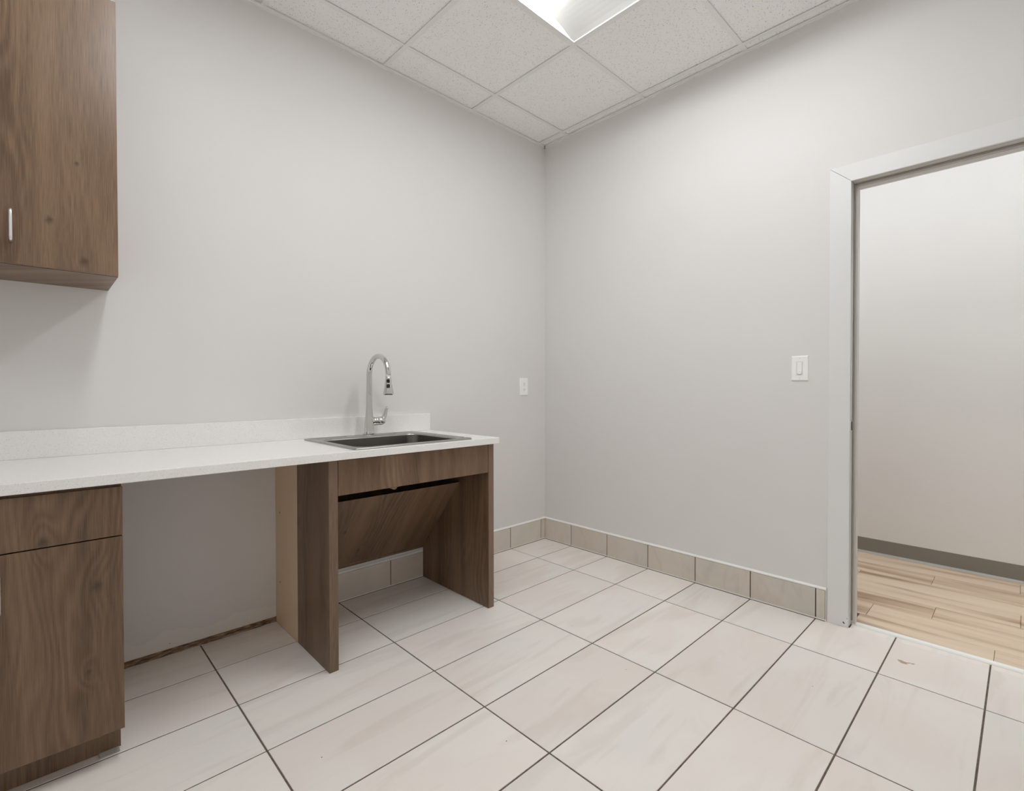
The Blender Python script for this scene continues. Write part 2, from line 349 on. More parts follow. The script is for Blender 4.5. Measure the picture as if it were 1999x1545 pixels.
# ================================================================== SETTING
# back wall with a shallow notch at its foot between the base cabinet and the sink cabinet
NX0, NX1, NZ = -2.48, -1.86, .025
bm = bmesh.new(); prism(bm, [(XL-.1, 0), (NX0, 0), (NX0, NZ), (NX1, NZ), (NX1, 0), (WT, 0), (WT, H+.3), (XL-.1, H+.3)], 'y', 0, .1)
wall_back = st(link('wall_back', bm, M_WALLB))
# raw sole plate showing in the gap below the wallboard
bm = bmesh.new(); n = 40
for k in range(n):
    x0 = NX0+(NX1-NX0)*k/n; x1 = NX0+(NX1-NX0)*(k+1)/n
    d = -.0035+random.random()*.003
    add_box(bm, (x0, d, 0), (x1, .06, NZ))
sole = link('sole_plate', bm, M_RAW, wall_back)
# right wall with the doorway
wall_right = st(boxes('wall_right', [((0, DY0+.01, 0), (WT, .0, H+.3)), ((0, YF-.1, 0), (WT, DY1-.01, H+.3)), ((0, DY1-.01, DZ+.01), (WT, DY0+.01, H+.3))], M_WALL))
wall_left = st(box('wall_left', (XL-.1, YF-.1, 0), (XL, 0, H+.3), M_WALL))
wall_front = st(box('wall_front', (XL-.1, YF-.1, 0), (0, YF, H+.3), M_WALL))
# hallway shell
wall_hallway = st(boxes('wall_hallway', [((HX, HY1, 0), (HX+.1, HY0, H+.1)), ((WT, HY0, 0), (HX, HY0+.1, H+.1)), ((WT, HY1-.1, 0), (HX, HY1, H+.1)),
                                          ((WT-.1, HY1, 0), (WT, YF-.1, H+.1)), ((WT-.1, .1, 0), (WT, HY0, H+.1))], M_WALL))
HLX, HLYS = .45, (-.15, -1.45, -2.75, -3.98)
hb = [((WT, HY1, H), (HLX-.293, HY0, H+.05)), ((HLX+.293, HY1, H), (HX, HY0, H+.05))]
edge = HY0
for yy in HLYS: hb.append(((HLX-.293, yy+.598, H), (HLX+.293, edge, H+.05))); edge = yy-.598
hb.append(((HLX-.293, HY1, H), (HLX+.293, edge, H+.05)))
ceiling_hallway = st(boxes('ceiling_hallway', hb, M_TEE))

# ---------------- floor: grout bed with every tile its own piece
floor = st(box('floor', (XL, YF, -.03), (.045, 0, -.0015), M_GROUT))
GX0, SXT, GY0, SYT, J = -.3481, .6064, -.2620, .3066, .0054
xs = [0.0] + [GX0-i*SXT for i in range(0, 5)] + [XL]
ys = [0.0] + [GY0-i*SYT for i in range(0, 9)] + [YF]
def tile_mesh(wx, wy, h=.010):
    bm = bmesh.new(); c = .0009
    for z, d in ((-h, 0), (-c, 0), (0, c)): pass
    R = [[(-wx/2+d, -wy/2+d, z), (wx/2-d, -wy/2+d, z), (wx/2-d, wy/2-d, z), (-wx/2+d, wy/2-d, z)] for z, d in ((-h, 0), (-c, 0), (0, c))]
    loops(bm, R); bmesh.ops.recalc_face_normals(bm, faces=bm.faces)
    me = bpy.data.meshes.new('tile'); bm.to_mesh(me); bm.free(); return me
cache = {}
def put_tile(parent, cx, cy, wx, wy, z, mat, name='tile', rot=None):
    k = (round(wx, 4), round(wy, 4), mat.name)
    if k not in cache: me = tile_mesh(wx, wy); me.materials.append(mat); cache[k] = me
    o = bpy.data.objects.new(name, cache[k]); COL.objects.link(o); o.parent = parent; o.location = (cx, cy, z)
    if rot: o.rotation_euler = rot
    return o
for i in range(len(xs)-1):
    for j in range(len(ys)-1):
        x1, x0, y1, y0 = xs[i], xs[i+1], ys[j], ys[j+1]
        if x1 == 0: x1 = .001
        put_tile(floor, (x0+x1)/2, (y0+y1)/2, x1-x0-J, y1-y0-J, random.uniform(-.0004, .0004), M_TILE)
# tiles running into the doorway as far as the threshold
for j in range(5, len(ys)-1):
    y1, y0 = min(ys[j], DY0-.001), max(ys[j+1], DY1+.001)
    if y1-y0 > .02: put_tile(floor, .0215, (y0+y1)/2, .045-.002+.002, y1-y0-J, 0, M_TILE)
threshold = st(boxes('trim_1', [((.0445, DY1+.001, -.01), (.0800, DY0-.001, .0035)), ((.0500, DY1+.001, .0035), (.0760, DY0-.001, .0055))], M_TRIM, bevel=.0008))
# hallway floor of planks
floor_h = st(box('floor_hallway', (.045, HY1, -.03), (HX, HY0, -.0022), plain('plank_joint_brown', srgb(96, 74, 56), .8).m))  # brown bed showing between the planks
PX0, PW, PL = .030, .175, .915
offs = [0.33, -1.957, -2.188, -2.49, -1.80, -2.131, -2.485, -1.6]
k = 0
while PX0+k*PW < HX-.002:
    x0 = max(PX0+k*PW, .083); x1 = min(PX0+(k+1)*PW, HX); y = offs[k % 8]
    while y < HY0+PL: y += PL
    while y > HY1:
        ya, yb = min(y, HY0), max(y-PL, HY1)
        lo = yb; hi = ya
        if x0 < WT: hi = min(hi, DY0-.002); lo = max(lo, DY1+.002)
        if hi-lo > .02: put_tile(floor_h, (x0+x1)/2, (hi+lo)/2, x1-x0-.0016, hi-lo-.0016, random.uniform(-.0003, .0003), M_PLANK, 'plank')
        y -= PL
    k += 1
# under-jamb strip beneath the wall-thickness planks stays part of the floor bed

# hallway cove base
bm = bmesh.new(); prism(bm, [(HX, .013), (HX-.004, .013), (HX-.003, .098), (HX, .0995)], 'y', HY1, HY0)
cove = st(link('baseboard_hallway', bm, M_COVE))
bm = bmesh.new(); prism(bm, [(HX, .0), (HX-.016, .0), (HX-.014, .004), (HX-.006, .009), (HX-.004, .013), (HX, .013)], 'y', HY1, HY0)
link('cove_toe', bm, M_COVE_HIGHLIGHT, cove)

# ---------------- tile baseboards: backing, pieces of tile, cap strip
BH, BT = .146, .010
def baseboard(name, axis, a, b, joints, flip, end_trim=False):
    """axis 'x': along the back wall (faces -y); axis 'y': along a side wall. flip=+1 faces towards negative"""
    at, sgn = flip
    back = BT-.0035
    def P(u, d, z): return (u, at+sgn*d, z) if axis == 'x' else (at+sgn*d, u, z)
    o = st(box(name, P(a, 0, 0), P(b, back, BH), M_GROUT_DK))
    cuts = sorted([a, b]+[j for j in joints if min(a, b) < j < max(a, b)])
    for u0, u1 in zip(cuts, cuts[1:]):
        if u1-u0 < .012: continue
        box('tile', P(u0+.0025, back-.002, .0035), P(u1-.0025, BT, BH-.001), M_BASETILE, o, bevel=.0008, seg=1)
    bm = bmesh.new()
    q = [(0, BH+.001), (BT+.0005, BH+.001), (BT+.0005, BH+.006), (BT-.004, BH+.011), (0, BH+.012)]
    poly = [((at+sgn*d), z) for d, z in q]
    prism(bm, poly, axis, a, b)
    link('cap_strip', bm, M_TRIM, o)
    # pale sealant line at the foot
    bm = bmesh.new(); add_box(bm, P(a, BT-.001, .0006), P(b, BT+.0008, .0075)); link('sealant_line', bm, M_TRIM, o)
    box('foot_joint', P(a, BT+.0008, -.0014), P(b, BT+.0052, .0012), M_GROUT_DK, o)
    if end_trim:
        e = min(a, b) if axis == 'y' else max(a, b)
        box('end_strip', P(e, 0, 0), P(e-.004, BT+.001, BH+.012), M_TRIM, o, bevel=.0006, seg=1)
    return o
jx = [-.05-i*.3035 for i in range(12)]
baseboard('baseboard_back', 'x', -1.826, -.0, jx, (0, -1))
baseboard('baseboard_right', 'y', -1.837, -BT, [GY0-i*SYT for i in range(10)], (0, -1), end_trim=True)
baseboard('baseboard_front', 'x', XL, -.0, [-i*.61 for i in range(1, 6)], (YF, 1))
baseboard('baseboard_left', 'y', YF+BT, -.64, [-i*.3066 for i in range(1, 10)], (XL, 1))

# ---------------- suspended ceiling
QX = [-.0732-i*.6096 for i in range(6)]; PY = [-.2351-i*.6096 for i in range(5)]
ceiling = st(box('ceiling', (XL, YF, H+.17), (0, 0, H+.2), M_TEE))
gx = [0.0]+QX+[XL]; gy = [0.0]+PY+[YF]
for i in range(len(gx)-1):
    for j in range(len(gy)-1):
        if i in (2, 4) and j in (2, 3): continue          # the two troffers
        x1, x0, y1, y0 = gx[i]-.001, gx[i+1]+.001, gy[j]-.001, gy[j+1]+.001
        if x1-x0 < .03 or y1-y0 < .03: continue
        if ('act', round(x1-x0, 4), round(y1-y0, 4)) not in cache:
            bm = bmesh.new(); add_box(bm, (-(x1-x0)/2, -(y1-y0)/2, 0), ((x1-x0)/2, (y1-y0)/2, .016))
            me = bpy.data.meshes.new('ceiling_tile'); bm.to_mesh(me); bm.free(); me.materials.append(M_ACT); cache[('act', round(x1-x0, 4), round(y1-y0, 4))] = me
        o = bpy.data.objects.new('ceiling_tile', cache[('act', round(x1-x0, 4), round(y1-y0, 4))]); COL.objects.link(o); o.parent = ceiling
        o.location = Vector(((x0+x1)/2, (y0+y1)/2, H+.0045+random.uniform(0, .001)))-wloc(ceiling)
def tee(a, b): return box('grid_tee', a, b, M_TEE, ceiling)
for x in QX:    # main runners, each with its stem above the flange
    boxes('grid_tee', [((x-.012, YF+.02, H), (x+.012, -.02, H+.0012))], M_TEE, ceiling)
for yv in PY:
    for i in range(len(gx)-1):
        if i in (2, 4) and abs(yv-PY[2]) < .01: continue
        a, b = gx[i+1]+.012, gx[i]-.012
        if b-a < .03: b = gx[i]-.02
        box('cross_tee', (a, yv-.012, H+.0002), (b, yv+.012, H+.0014), M_TEE, ceiling)
def angle(name, side):
    s = .022; lo = H-.006
    d = {'back': [((XL, -.010, lo), (0, 0, H+.02)), ((XL+.01, -s, H-.0012), (-.01, -.009, H+.0006))],
         'right': [((-.010, YF, lo), (0, 0, H+.02)), ((-s, YF+.01, H-.0012), (-.009, -.01, H+.0006))],
         'left': [((XL, YF, lo), (XL+.010, 0, H+.02)), ((XL+.009, YF+.01, H-.0012), (XL+s, -.01, H+.0006))],
         'front': [((XL, YF, lo), (0, YF+.010, H+.02)), ((XL+.01, YF+.009, H-.0012), (-.01, YF+s, H+.0006))]}[side]
    return st(boxes(name, d, M_TEE))
angle('trim_2', 'back'); angle('trim_3', 'right'); angle('trim_4', 'left'); angle('trim_5', 'front')

# ---------------- troffers
def troffer(cx, cy, z, hx, hy, label, lens, group, bow=.036):
    root = empty('ceiling_light', (cx, cy, z), label, 'ceiling light', group)
    bm = bmesh.new()   # narrow white rim
    for a, b in (((-hx, -hy), (hx, -hy+.008)), ((-hx, hy-.008), (hx, hy)), ((-hx, -hy+.008), (-hx+.006, hy-.008)), ((hx-.006, -hy+.008), (hx, hy-.008))):
        add_box(bm, (cx+a[0], cy+a[1], z-.0005), (cx+b[0], cy+b[1], z+.006))
    link('rim', bm, M_TROF, root)
    lx, lz = .094, .056
    for s in (-1, 1):   # curved reflector wings
        prof = []
        for k in range(9):
            u = k/8; x = (hx-.004)*(1-u)+lx*u; prof.append((x, .004+(lz-.004)*math.sin(u*math.pi/2)**.9))
        poly = [(cx+s*x, z+h) for x, h in prof]+[(cx+s*x, z+h+.002) for x, h in reversed(prof)]
        bm = bmesh.new(); prism(bm, poly, 'y', cy-hy+.002, cy+hy-.002); link('reflector_wing', bm, M_WING_DIMMED, root, smooth=False)
    for s in (-1, 1):
        box('end_plate', (cx-hx+.003, cy+s*(hy-.001), z), (cx+hx-.003, cy+s*(hy+.002), z+.11), M_TROF, root)
    # lens: a shallow bowed strip between the wings
    poly = [(cx+lx*math.cos(a), z+lz+.004-bow*math.sin(a)) for a in [math.pi*k/12 for k in range(13)]]
    bm = bmesh.new(); prism(bm, poly, 'y', cy-hy+.004, cy+hy-.004); link('lens', bm, lens, root)
    box('housing', (cx-hx, cy-hy, z+.115), (cx+hx, cy+hy, z+.12), M_TEE, root)
    return root
LY = (PY[1]+PY[3])/2
troffer((QX[1]+QX[2])/2, LY, H, .2926, .5974, 'white recessed troffer light nearest the room corner, at the top of the photo', M_LENS, 'recessed troffers in the room ceiling')
troffer((QX[3]+QX[4])/2, LY, H, .2926, .5974, 'white recessed troffer light above the base cabinet side, just out of the photo', M_LENS, 'recessed troffers in the room ceiling')
for yy, wh in zip(HLYS, ('well left of the doorway', 'just left of the doorway', 'straight beyond the doorway', 'well right of the doorway')):  # unseen lights added in a near-continuous row to even the hall wall
    troffer(HLX, yy, H, .2926, .5974, 'added unseen hallway troffer light, '+wh+', out of the photo', M_LENSH, 'added hallway lights', bow=.008)

# ---------------- hollow-metal door frame
door = st(empty('door_1', (0, (DY0+DY1)/2, 0)))
CW, CT = .086, .012
y0, y1, zt = DY0, DY1, DZ
def casing(poly): 
    bm = bmesh.new(); prism(bm, poly, 'x', -CT, 0); return link('casing', bm, M_FRAME, door, bevel=.0012)
g = .0006
casing([(y0, 0), (y0+CW, 0), (y0+CW, zt+CW-.008), (y0, zt)])
casing([(y1-CW+.004, 0), (y1, 0), (y1, zt), (y1-CW+.004, zt+CW-.008)])
casing([(y0-g, zt+g), (y0+CW-g, zt+CW-.008+g), (y1-CW+.004+g, zt+CW-.008+g), (y1+g, zt+g)])
# hallway side casing
for a, b in (((y0, 0), (y0+CW, zt+CW)), ((y1-CW, 0), (y1, zt+CW)), ((y1, zt), (y0, zt+CW))):
    box('casing', (WT, a[0], a[1]), (WT+CT, b[0], b[1]), M_FRAME, door, bevel=.0012)
def jamb(name, lst): return boxes(name, lst, M_SEAL, door, bevel=.0008)
# jambs: return, groove, rabbet, stop, rear rabbet
def jset(ya, s):
    # s = +1: metal lies towards +y (left jamb as seen), surface at ya
    return [((-.0115, ya+s*.0015, 0), (.003, ya+s*.0095, zt+.005)), ((.003, ya+s*.005, 0), (.007, ya+s*.0095, zt+.005)), ((.007, ya+s*.0005, 0), (WT+.006, ya+s*.0095, zt+.005)),
            ((.048, ya-s*.016, 0), (.082, ya+s*.001, zt+.0))]
jamb('jamb', jset(y0, 1)); jamb('jamb', jset(y1, -1))
jamb('head_jamb', [((-.0115, y1+.001, zt+.0015), (.003, y0-.001, zt+.0095)), ((.003, y1+.001, zt+.005), (.007, y0-.001, zt+.0095)), ((.007, y1+.001, zt+.0005), (WT+.006, y0-.001, zt+.0095)),
                   ((.048, y1+.016, zt-.016), (.082, y0-.016, zt+.001))])
# soft seal strip along the rabbet
boxes('seal_strip', [((.0395, y0-.0065, .02), (.048, y0+.0004, zt-.002)), ((.0395, y1-.0004, .02), (.048, y1+.0065, zt-.002)), ((.0395, y1+.007, zt-.0065), (.048, y0-.007, zt+.0004))], plain('grey_seal', srgb(160, 154, 147), .7).m, door, bevel=.002)
sp_ = box('strike_plate', (.006, y0-.0015, .902), (.034, y0+.0009, .962), M_NICKEL, door, bevel=.0004)
box('strike_hole', (.0115, y0-.0019, .912), (.0275, y0-.0013, .952), M_DARK, sp_)
bm = bmesh.new(); prism(bm, [(.0015, y0-.0016), (.0065, y0-.0016), (.0065, y0-.0005), (.0015, y0+.0008)], 'z', .909, .955); link('strike_lip', bm, M_NICKEL, sp_)
# the enamel is torn at the foot of the left casing
boxes('chip', [((-CT-.0004, y0+.013, .016), (-CT+.001, y0+.020, .0195)), ((-CT-.0004, y0+.0165, .0195), (-CT+.001, y0+.0215, .024)), ((-CT-.0004, y0+.0035, .040), (-CT+.001, y0+.005, .046))], M_DARK, door)
boxes('foot_gap', [((-.0118, y0+.0005, 0), (.047, y0+.004, .0022))], M_DARK, door)

# ================================================================== THINGS
# ---------------- wall cabinet
UR, UD, UB, UT = -2.4585, -.350, 1.4855, 2.402
cab = empty('wall_cabinet', ((XL+UR)/2, -.17, UB), 'dark walnut laminate wall cabinet hung at upper left over the counter', 'cabinet')
boxes('body', [((XL+.002, -.331, UB), (UR, -.001, UB+.018)), ((XL+.002, -.331, UT-.018), (UR, -.001, UT)), ((XL+.002, -.331, UB+.018), (XL+.02, -.001, UT-.018)),
               ((UR-.018, -.331, UB+.018), (UR, -.001, UT-.018)), ((XL+.02, -.012, UB+.018), (UR-.018, -.001, UT-.018))], M_WOOD, cab, bevel=.0006)
def pull(x, y, z0, z1, parent):
    bm = bmesh.new(); d = .026; r = .0042
    pth = [(x, y, z0+.006)]
    for k in range(5):
        a = math.pi/2*k/4; pth.append((x, y-d+.010-.010*math.sin(a)*1.0, z0+.016-.010*math.cos(a)-.0) if False else (x, y-d+.012*(1-math.sin(a)), z0+.006+.012*(1-math.cos(a))))
    q = [(x, y, z1-.006)]
    for k in range(5):
        a = math.pi/2*k/4; q.append((x, y-d+.012*(1-math.sin(a)), z1-.006-.012*(1-math.cos(a))))
    tube(bm, pth+q[::-1], [(r, r)]*(len(pth)+len(q)), 12)
    return link('handle', bm, M_NICKEL, parent, smooth=True)
xm = -2.756
d1 = box('door', (xm+.0015, UD, UB+.0015), (UR-.001, -.332, UT-.004), M_WOOD_UP_LIT, cab, bevel=.0009)
d2 = box('door', (xm-.302, UD, UB+.0015), (xm-.0015, -.332, UT-.004), M_WOOD_UP_LIT, cab, bevel=.0009)
box('filler', (XL+.002, UD+.004, UB+.0015), (xm-.305, -.332, UT-.004), M_WOOD, cab)
pull(-2.7085, UD, 1.546, 1.650, d1); pull(xm-.0475, UD, 1.546, 1.650, d2)

# ---------------- base cabinet
BR, BF = -2.481, -.625
bc = empty('base_cabinet', ((XL+BR)/2, -.3, 0), 'dark walnut laminate base cabinet with drawer and doors at the lower left', 'cabinet')
boxes('body', [((XL+.002, -.606, .100), (BR-.001, -.001, .118)), ((XL+.002, -.606, .118), (XL+.02, -.001, .829)), ((BR-.019, -.606, .118), (BR-.001, -.001, .829)),
               ((XL+.02, -.012, .118), (BR-.019, -.001, .829)), ((XL+.02, -.606, .81), (BR-.019, -.08, .829))], M_WOOD, bc, bevel=.0006)
boxes('toe_kick', [((XL+.002, -.534, .001), (BR-.0015, -.517, .0995)), ((BR-.019, -.517, .001), (BR-.0015, -.001, .0995))], M_WOOD, bc, bevel=.0008)
bx0 = -2.771
box('drawer', (bx0-.29, BF, .677), (BR, -.607, .820), M_WOOD_LO_SHADED, bc, bevel=.0009)
d1 = box('door', (bx0+.0015, BF, .102), (BR, -.607, .6735), M_WOOD_LO_SHADED, bc, bevel=.0009)
d2 = box('door', (bx0-.29, BF, .102), (bx0-.0015, -.607, .6735), M_WOOD_LO_SHADED, bc, bevel=.0009)
box('filler', (XL+.002, BF+.004, .102), (bx0-.2925, -.607, .82), M_WOOD, bc)
pull(-2.732, BF, .518, .622, d1); pull(bx0-.04, BF, .518, .622, d2)
# small clear levelling shim poking out under the toe kick
sh = box('levelling_shim', (-2.535, -.56, .0006), (-2.487, -.5345, .0035), M_PAD); tag(sh, 'small grey levelling shim on the floor under the base cabinet toe kick', 'shim')

# ---------------- sink cabinet (open knee space)
sk = empty('sink_cabinet', (-1.44, -.3, 0), 'dark walnut open-front sink cabinet with sloping knee panel under the right end of counter', 'cabinet')
LX0, LX1, RX0, RX1, FY = -1.861, -1.825, -1.056, -1.022, -.607
box('side_panel', (LX0, FY, 0.001), (LX1, -.277, .829), M_WOOD, sk, bevel=.0008)
pp = box('side_panel', (LX0+.0005, -.2765, 0.001), (LX1, -.001, .829), M_PALE, sk, bevel=.0006); pp['label'] = 'unfinished pale beige rear part of the left side panel'
for z in (.205, .53): 
    bm = bmesh.new(); tube(bm, [(LX0+.001, -.06, z), (LX0-.0012, -.06, z)], [.0035, .003], 10); link('screw_head', bm, M_EDGE, pp)
box('edge_band', (LX0+.0005, FY-.0008, .0012), (LX1-.0005, FY+.0002, .829), M_EDGE, sk)
box('side_panel', (RX0, FY, 0.001), (RX1, -.0115, .829), M_WOOD, sk, bevel=.0008)
box('edge_band', (RX0+.0005, FY-.0008, .0012), (RX1-.0005, FY+.0002, .829), M_EDGE, sk)
box('apron', (LX1+.002, FY, .686), (RX0-.002, FY+.019, .824), M_WOOD, sk, bevel=.0008)
box('added_back_panel', (LX1+.001, -.030, .19), (RX0-.001, -.0125, .829), M_WOOD, sk)  # dark panel added so the space behind the apron stays dark
# sloping knee panel
ty, tz, by, bz = -.372, .606, -.012, .172
dv = Vector((0, by-ty, bz-tz)).normalized(); nv = Vector((0, -dv.z, dv.y))   # normal towards back/up
if nv.y < 0: nv = -nv
th = .016
poly = [(ty, tz), (by-.019, bz+.02), (by-.019+nv.y*th, bz+.02+nv.z*th), (ty+nv.y*th, tz+nv.z*th)]
kp = (Vector((0, ty, tz)), Vector((0, by-.019, bz)))
poly = [(ty, tz), (-.031, bz+(tz-bz)*(.019/(by-ty))), (-.031, bz+(tz-bz)*(.019/(by-ty))+.028), (ty+nv.y*th, tz+nv.z*th)]
poly = [(ty, tz), (-.0315, .195), (-.0315, .222), (ty+nv.y*th, tz+nv.z*th)]
poly = [(ty, tz), (-.012, .1735), (-.012, .189), (-.0315, .222), (ty+.028, tz-.010)]
bm = bmesh.new(); prism(bm, poly, 'x', LX1+.0015, RX0-.0015); kneep = link('knee_panel', bm, M_WOOD_SL, sk, bevel=.0006)
bm = bmesh.new()   # little glue block under the apron
prism(bm, [(-1.603, .6855), (-1.563, .6855), (-1.566, .679), (-1.574, .6755), (-1.583, .6765), (-1.592, .682)], 'y', FY+.004, FY+.017); link('glue_block', bm, M_EDGE, sk)

# ---------------- countertop with sink cut-out and backsplash
CT0, CT1 = .830, .860
ct = empty('countertop', (-2.1, -.3, CT0), 'white speckled quartz countertop with low backsplash along the back wall', 'countertop')
cx = [XL+.001, -1.742, -1.168, -1.008]; cyy = [-.637, -.598, -.078, -.001]
bm = bmesh.new(); V = {}
for k, z in enumerate((CT0, CT1)):
    for i, x in enumerate(cx):
        for j, yv in enumerate(cyy): V[i, j, k] = bm.verts.new((x, yv, z))
for i in range(3):
    for j in range(3):
        if (i, j) == (1, 1): continue
        for k in (0, 1): bm.faces.new([V[i, j, k], V[i+1, j, k], V[i+1, j+1, k], V[i, j+1, k]])
def q(a, b): bm.faces.new([V[a[0], a[1], 0], V[b[0], b[1], 0], V[b[0], b[1], 1], V[a[0], a[1], 1]])
for i in range(3): q((i, 0), (i+1, 0)); q((i, 3), (i+1, 3)); q((0, i), (0, i+1)); q((3, i), (3, i+1))
q((1, 1), (2, 1)); q((1, 2), (2, 2)); q((1, 1), (1, 2)); q((2, 1), (2, 2))
link('slab', bm, M_QUARTZ, ct, bevel=.0016)
box('backsplash', (XL+.001, -.020, CT1+.0002), (-1.0085, -.001, .959), M_QUARTZ, ct, bevel=.0012)

# ---------------- drop-in sink
sink = empty('kitchen_sink', (-1.455, -.335, CT1), 'stainless steel drop-in sink set in the white countertop', 'sink')
X0, X1, Y0, Y1 = -1.757, -1.153, -.612, -.062
IX0, IX1, IY0, IY1 = -1.712, -1.198, -.563, -.160
zt_ = CT1
def ring(x0, x1, y0, y1, r, z): return rrect(x0, x1, y0, y1, r, z)
rings = [ring(X0, X1, Y0, Y1, .022, zt_+.0004), ring(X0, X1, Y0, Y1, .022, zt_+.003), ring(X0+.003, X1-.003, Y0+.003, Y1-.003, .021, zt_+.0065),
         ring(X0+.010, X1-.010, Y0+.010, Y1-.010, .018, zt_+.0068), ring(X0+.016, X1-.016, Y0+.016, Y1-.016, .016, zt_+.0045),
         ring(IX0-.008, IX1+.008, IY0-.008, IY1+.008, .058, zt_+.0045), ring(IX0-.002, IX1+.002, IY0-.002, IY1+.002, .058, zt_+.0025), ring(IX0, IX1, IY0, IY1, .056, zt_-.003)]
bm = bmesh.new(); loops(bm, rings, cap0=False, cap1=False)
link('rim', bm, M_STEEL, sink, smooth=True)
rings = [ring(IX0, IX1, IY0, IY1, .056, zt_-.003), ring(IX0+.006, IX1-.006, IY0+.006, IY1-.006, .056, zt_-.16), ring(IX0+.012, IX1-.012, IY0+.012, IY1-.012, .056, zt_-.182), ring(IX0+.035, IX1-.035, IY0+.035, IY1-.035, .05, zt_-.192)]
bm = bmesh.new(); loops(bm, rings, cap0=False, cap1=True)
basin = link('basin', bm, M_BOWL_SHADED, sink, smooth=True)
bm = bmesh.new(); cxs, cys = -1.455, -.36
loops(bm, [[(cxs+r*math.cos(2*math.pi*k/24), cys+r*math.sin(2*math.pi*k/24), z) for k in range(24)] for r, z in ((.052, zt_-.1918), (.052, zt_-.189), (.044, zt_-.189), (.038, zt_-.1905))])
dr = link('drain', bm, M_CHROME, sink, smooth=False)
# embossed faucet ledge
bm = bmesh.new(); rr = []
for d, z in ((0, .0040), (.004, .0072), (.010, .0078)):
    ringp = []
    for k in range(48):
        a = 2*math.pi*k/48; c, s_ = math.cos(a), math.sin(a)
        wx = .145-d; wy = (.034-d)*(1-.35*abs(c)**3)
        ringp.append((-1.43+wx*abs(c)**.8*(1 if c >= 0 else -1), -.112+wy*abs(s_)**.9*(1 if s_ >= 0 else -1), zt_+z))
    rr.append(ringp)
loops(bm, rr); link('faucet_ledge', bm, M_STEEL, sink, smooth=True)

# ---------------- faucet
fx, fy, fz = -1.430, -.092, CT1+.008
fc = empty('faucet', (fx, fy, fz), 'tall chrome gooseneck pull-down faucet behind the sink', 'faucet')
bm = bmesh.new()
pth, rad = [], []
for z, r in ((0, .029), (.004, .030), (.008, .0265), (.02, .0255), (.06, .0235), (.09, .0205), (.12, .0172), (.15, .0155), (.19, .0148), (.24, .0142), (.29, .0138)):
    pth.append((fx, fy, fz+z)); rad.append(r)
R_, cz = .099, fz+.303
for k in range(0, 19):
    a = math.pi*k/18*1.03; pth.append((fx, fy-R_*(1-math.cos(a)), cz+R_*1.0*math.sin(a))); rad.append(.0138-.0012*k/18)
link('spout', bm if not tube(bm, pth, rad, 28) else bm, M_CHROME, fc, smooth=True)
ex, ey, ez = pth[-1]
bm = bmesh.new()
tube(bm, [(ex, ey, ez+.004), (ex, ey-.0005, ez-.006), (ex, ey-.001, ez-.026), (ex, ey-.0015, ez-.052), (ex, ey-.002, ez-.078), (ex, ey-.002, ez-.084)],
     [.0138, .0145, .0162, .0200, .0248, .0240], 28)
hd = link('spray_head', bm, M_CHROME, fc, smooth=True)
bm = bmesh.new(); tube(bm, [(ex, ey, ez+.0065), (ex, ey, ez+.0015)], [.0139, .0147], 28); link('collar', bm, M_NICKEL, hd)
# the two spray buttons sit on the side of the head turned to the room
dirv = Vector((-.50, -.87, 0)).normalized(); tang = Vector((0, 0, 1)).cross(dirv); upv = Vector((0, 0, 1))
for zz, hh, hw, rr_ in ((ez-.018, .0095, .0072, .0156), (ez-.043, .0100, .0078, .0190)):
    bm = bmesh.new(); c0 = Vector((ex, ey-.001, zz)); R3 = []
    for dd, f in ((rr_-.004, 1), (rr_+.0010, 1), (rr_+.0020, .8)):
        ringp = []
        for k in range(20):
            a = 2*math.pi*k/20; ca, sa = math.cos(a), math.sin(a)
            ringp.append(c0+dirv*dd+tang*(hw*f*math.copysign(abs(ca)**.5, ca))+upv*(hh*f*math.copysign(abs(sa)**.5, sa)))
        R3.append(ringp)
    loops(bm, R3); link('spray_button', bm, M_BLACK, hd)
bm = bmesh.new(); tube(bm, [(ex, ey-.002, ez-.0835), (ex, ey-.002, ez-.0865)], [.0215, .0195], 24); link('nozzle', bm, M_BLACK, hd)
bm = bmesh.new()
hz = fz+.066
tube(bm, [(fx+.012, fy, hz), (fx+.046, fy, hz), (fx+.052, fy, hz), (fx+.0535, fy, hz), (fx+.0545, fy, hz), (fx+.066, fy, hz), (fx+.078, fy, hz+.002), (fx+.087, fy, hz+.006), (fx+.090, fy, hz+.008)], [.0215, .0215, .0212, .0195, .0212, .0212, .0190, .0120, .004], 28)
hb = link('valve_hub', bm, M_CHROME, fc, smooth=True)
bm = bmesh.new()
tube(bm, [(fx+.066, fy, hz-.002), (fx+.080, fy, hz+.014), (fx+.089, fy, hz+.032), (fx+.095, fy, hz+.052), (fx+.100, fy, hz+.070), (fx+.102, fy, hz+.075)], [(.012, .014), (.0105, .0140), (.0075, .0115), (.0055, .0095), (.0040, .0075), (.002, .004)], 18)
link('lever', bm, M_CHROME, fc, smooth=True)
bm = bmesh.new(); tube(bm, [(fx, fy, fz-.0008), (fx, fy, fz+.003), (fx, fy, fz+.005)], [.033, .033, .030], 32); link('base_ring', bm, M_CHROME, fc, smooth=False)

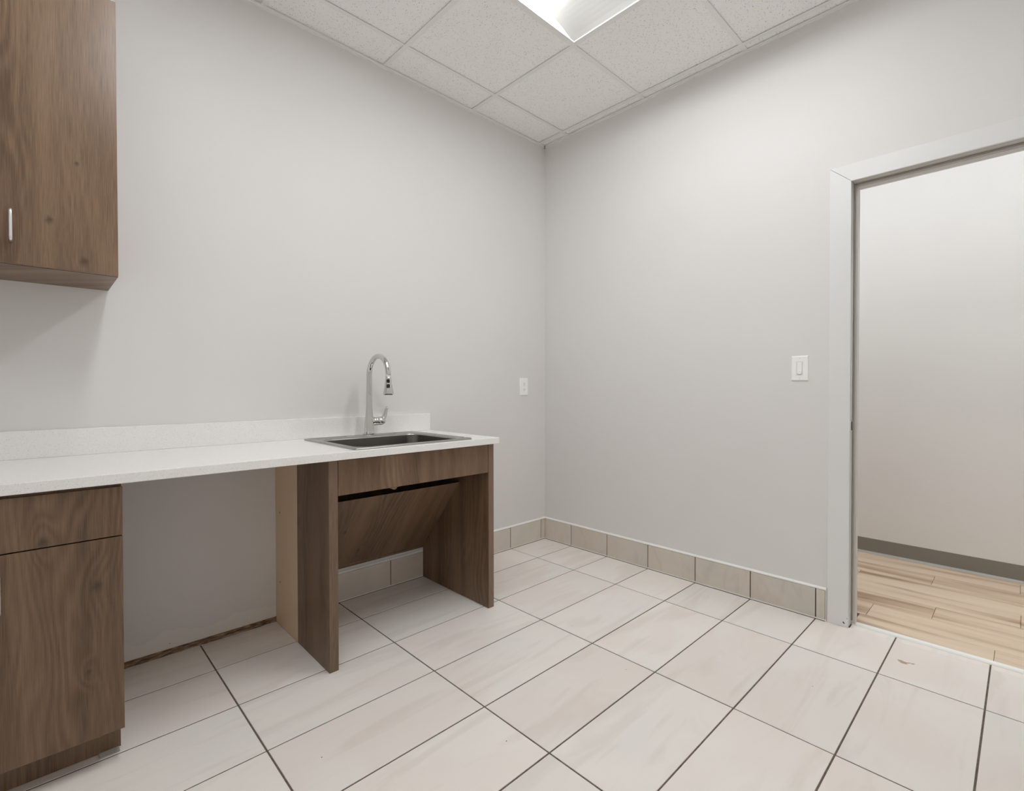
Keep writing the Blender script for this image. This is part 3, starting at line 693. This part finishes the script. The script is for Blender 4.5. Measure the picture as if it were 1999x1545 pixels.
# ---------------- duplex outlet on the back wall
ol = empty('wall_outlet', (-.218, 0, 1.116), 'small white duplex wall outlet on the back wall near the corner', 'outlet')
def plate(parent, axis, cu, cz, wu, hz_, at, name='cover_plate'):
    def P(u, d, z): return (u, at-d, z) if axis == 'x' else (at-d, u, z)
    bm = bmesh.new(); c = .004; R = []
    for d, ins in ((0, 0), (.0035, 0), (.0065, c)):
        R.append([P(cu-wu/2+ins, d, cz-hz_/2+ins), P(cu+wu/2-ins, d, cz-hz_/2+ins), P(cu+wu/2-ins, d, cz+hz_/2-ins), P(cu-wu/2+ins, d, cz+hz_/2-ins)])
    loops(bm, R); return link(name, bm, M_WHITE, parent)
plate(ol, 'x', -.218, 1.116, .076, .122, 0)
for dz in (-.0205, .0205):
    bm = bmesh.new(); cz_ = 1.116+dz; pts = []
    for k in range(24):
        a = 2*math.pi*k/24; pts.append((-.218+.0172*math.cos(a), max(-.0142, min(.0142, .0172*math.sin(a)))+cz_))
    prism(bm, pts, 'y', -.0075, -.0060); f = link('receptacle', bm, M_WHITE, ol)
    for sx_, hh in ((-.0064, .0042), (.0064, .0034)):
        box('slot', (-.218+sx_-.0011, -.0078, cz_+.001-hh+.002), (-.218+sx_+.0011, -.0070, cz_+.001+hh+.002), M_DARK, f)
    bm = bmesh.new(); prism(bm, [(-.218+.0024*math.cos(a), cz_-.0078+.0024*math.sin(a)) for a in [k*math.pi/5 for k in range(10)]], 'y', -.0078, -.0070); link('ground_hole', bm, M_DARK, f)
bm = bmesh.new(); tube(bm, [(-.218, -.006, 1.116), (-.218, -.0072, 1.116)], [.003, .0026], 12); link('screw', bm, M_NICKEL, ol)

# ---------------- dimmer switch by the door
sw = empty('dimmer_switch', (0, -1.7175, 1.2045), 'white dimmer switch with slider on the right wall beside the door frame', 'light switch')
sy, sz = -1.7175, 1.2045
plate(sw, 'y', sy, sz, .075, .121, 0)
fr = boxes('bezel', [((-.0074, sy-.0170, sz+.0330), (-.006, sy+.0170, sz+.0345)), ((-.0074, sy-.0170, sz-.0345), (-.006, sy+.0170, sz-.0330)), ((-.0074, sy-.0170, sz-.0330), (-.006, sy-.0155, sz+.0330)), ((-.0074, sy+.0155, sz-.0330), (-.006, sy+.0170, sz+.0330))], M_WHITE, sw)
box('recess', (-.0067, sy-.0150, sz-.0325), (-.0062, sy+.0150, sz+.0325), plain('recess_white', srgb(228, 226, 222), .5).m, sw)
box('paddle', (-.0088, sy-.0105, sz-.0190), (-.0064, sy+.0105, sz+.0305), M_WHITE, sw, bevel=.0006)
bm = bmesh.new(); pr = []
for k in range(13):
    a = math.pi+math.pi*k/12; pr.append((sy+.0105*math.cos(a), sz-.0235+.0052*math.sin(a)))
prism(bm, pr+[(sy+.0105, sz-.0200), (sy-.0105, sz-.0200)], 'x', -.0125, -.0064); link('slider', bm, M_WHITE, sw, bevel=.0008)
for dz in (-.0485, .0485):
    bm = bmesh.new(); tube(bm, [(-.006, sy, sz+dz), (-.0074, sy, sz+dz)], [.0032, .0027], 12); s_o = link('screw', bm, M_NICKEL, sw)
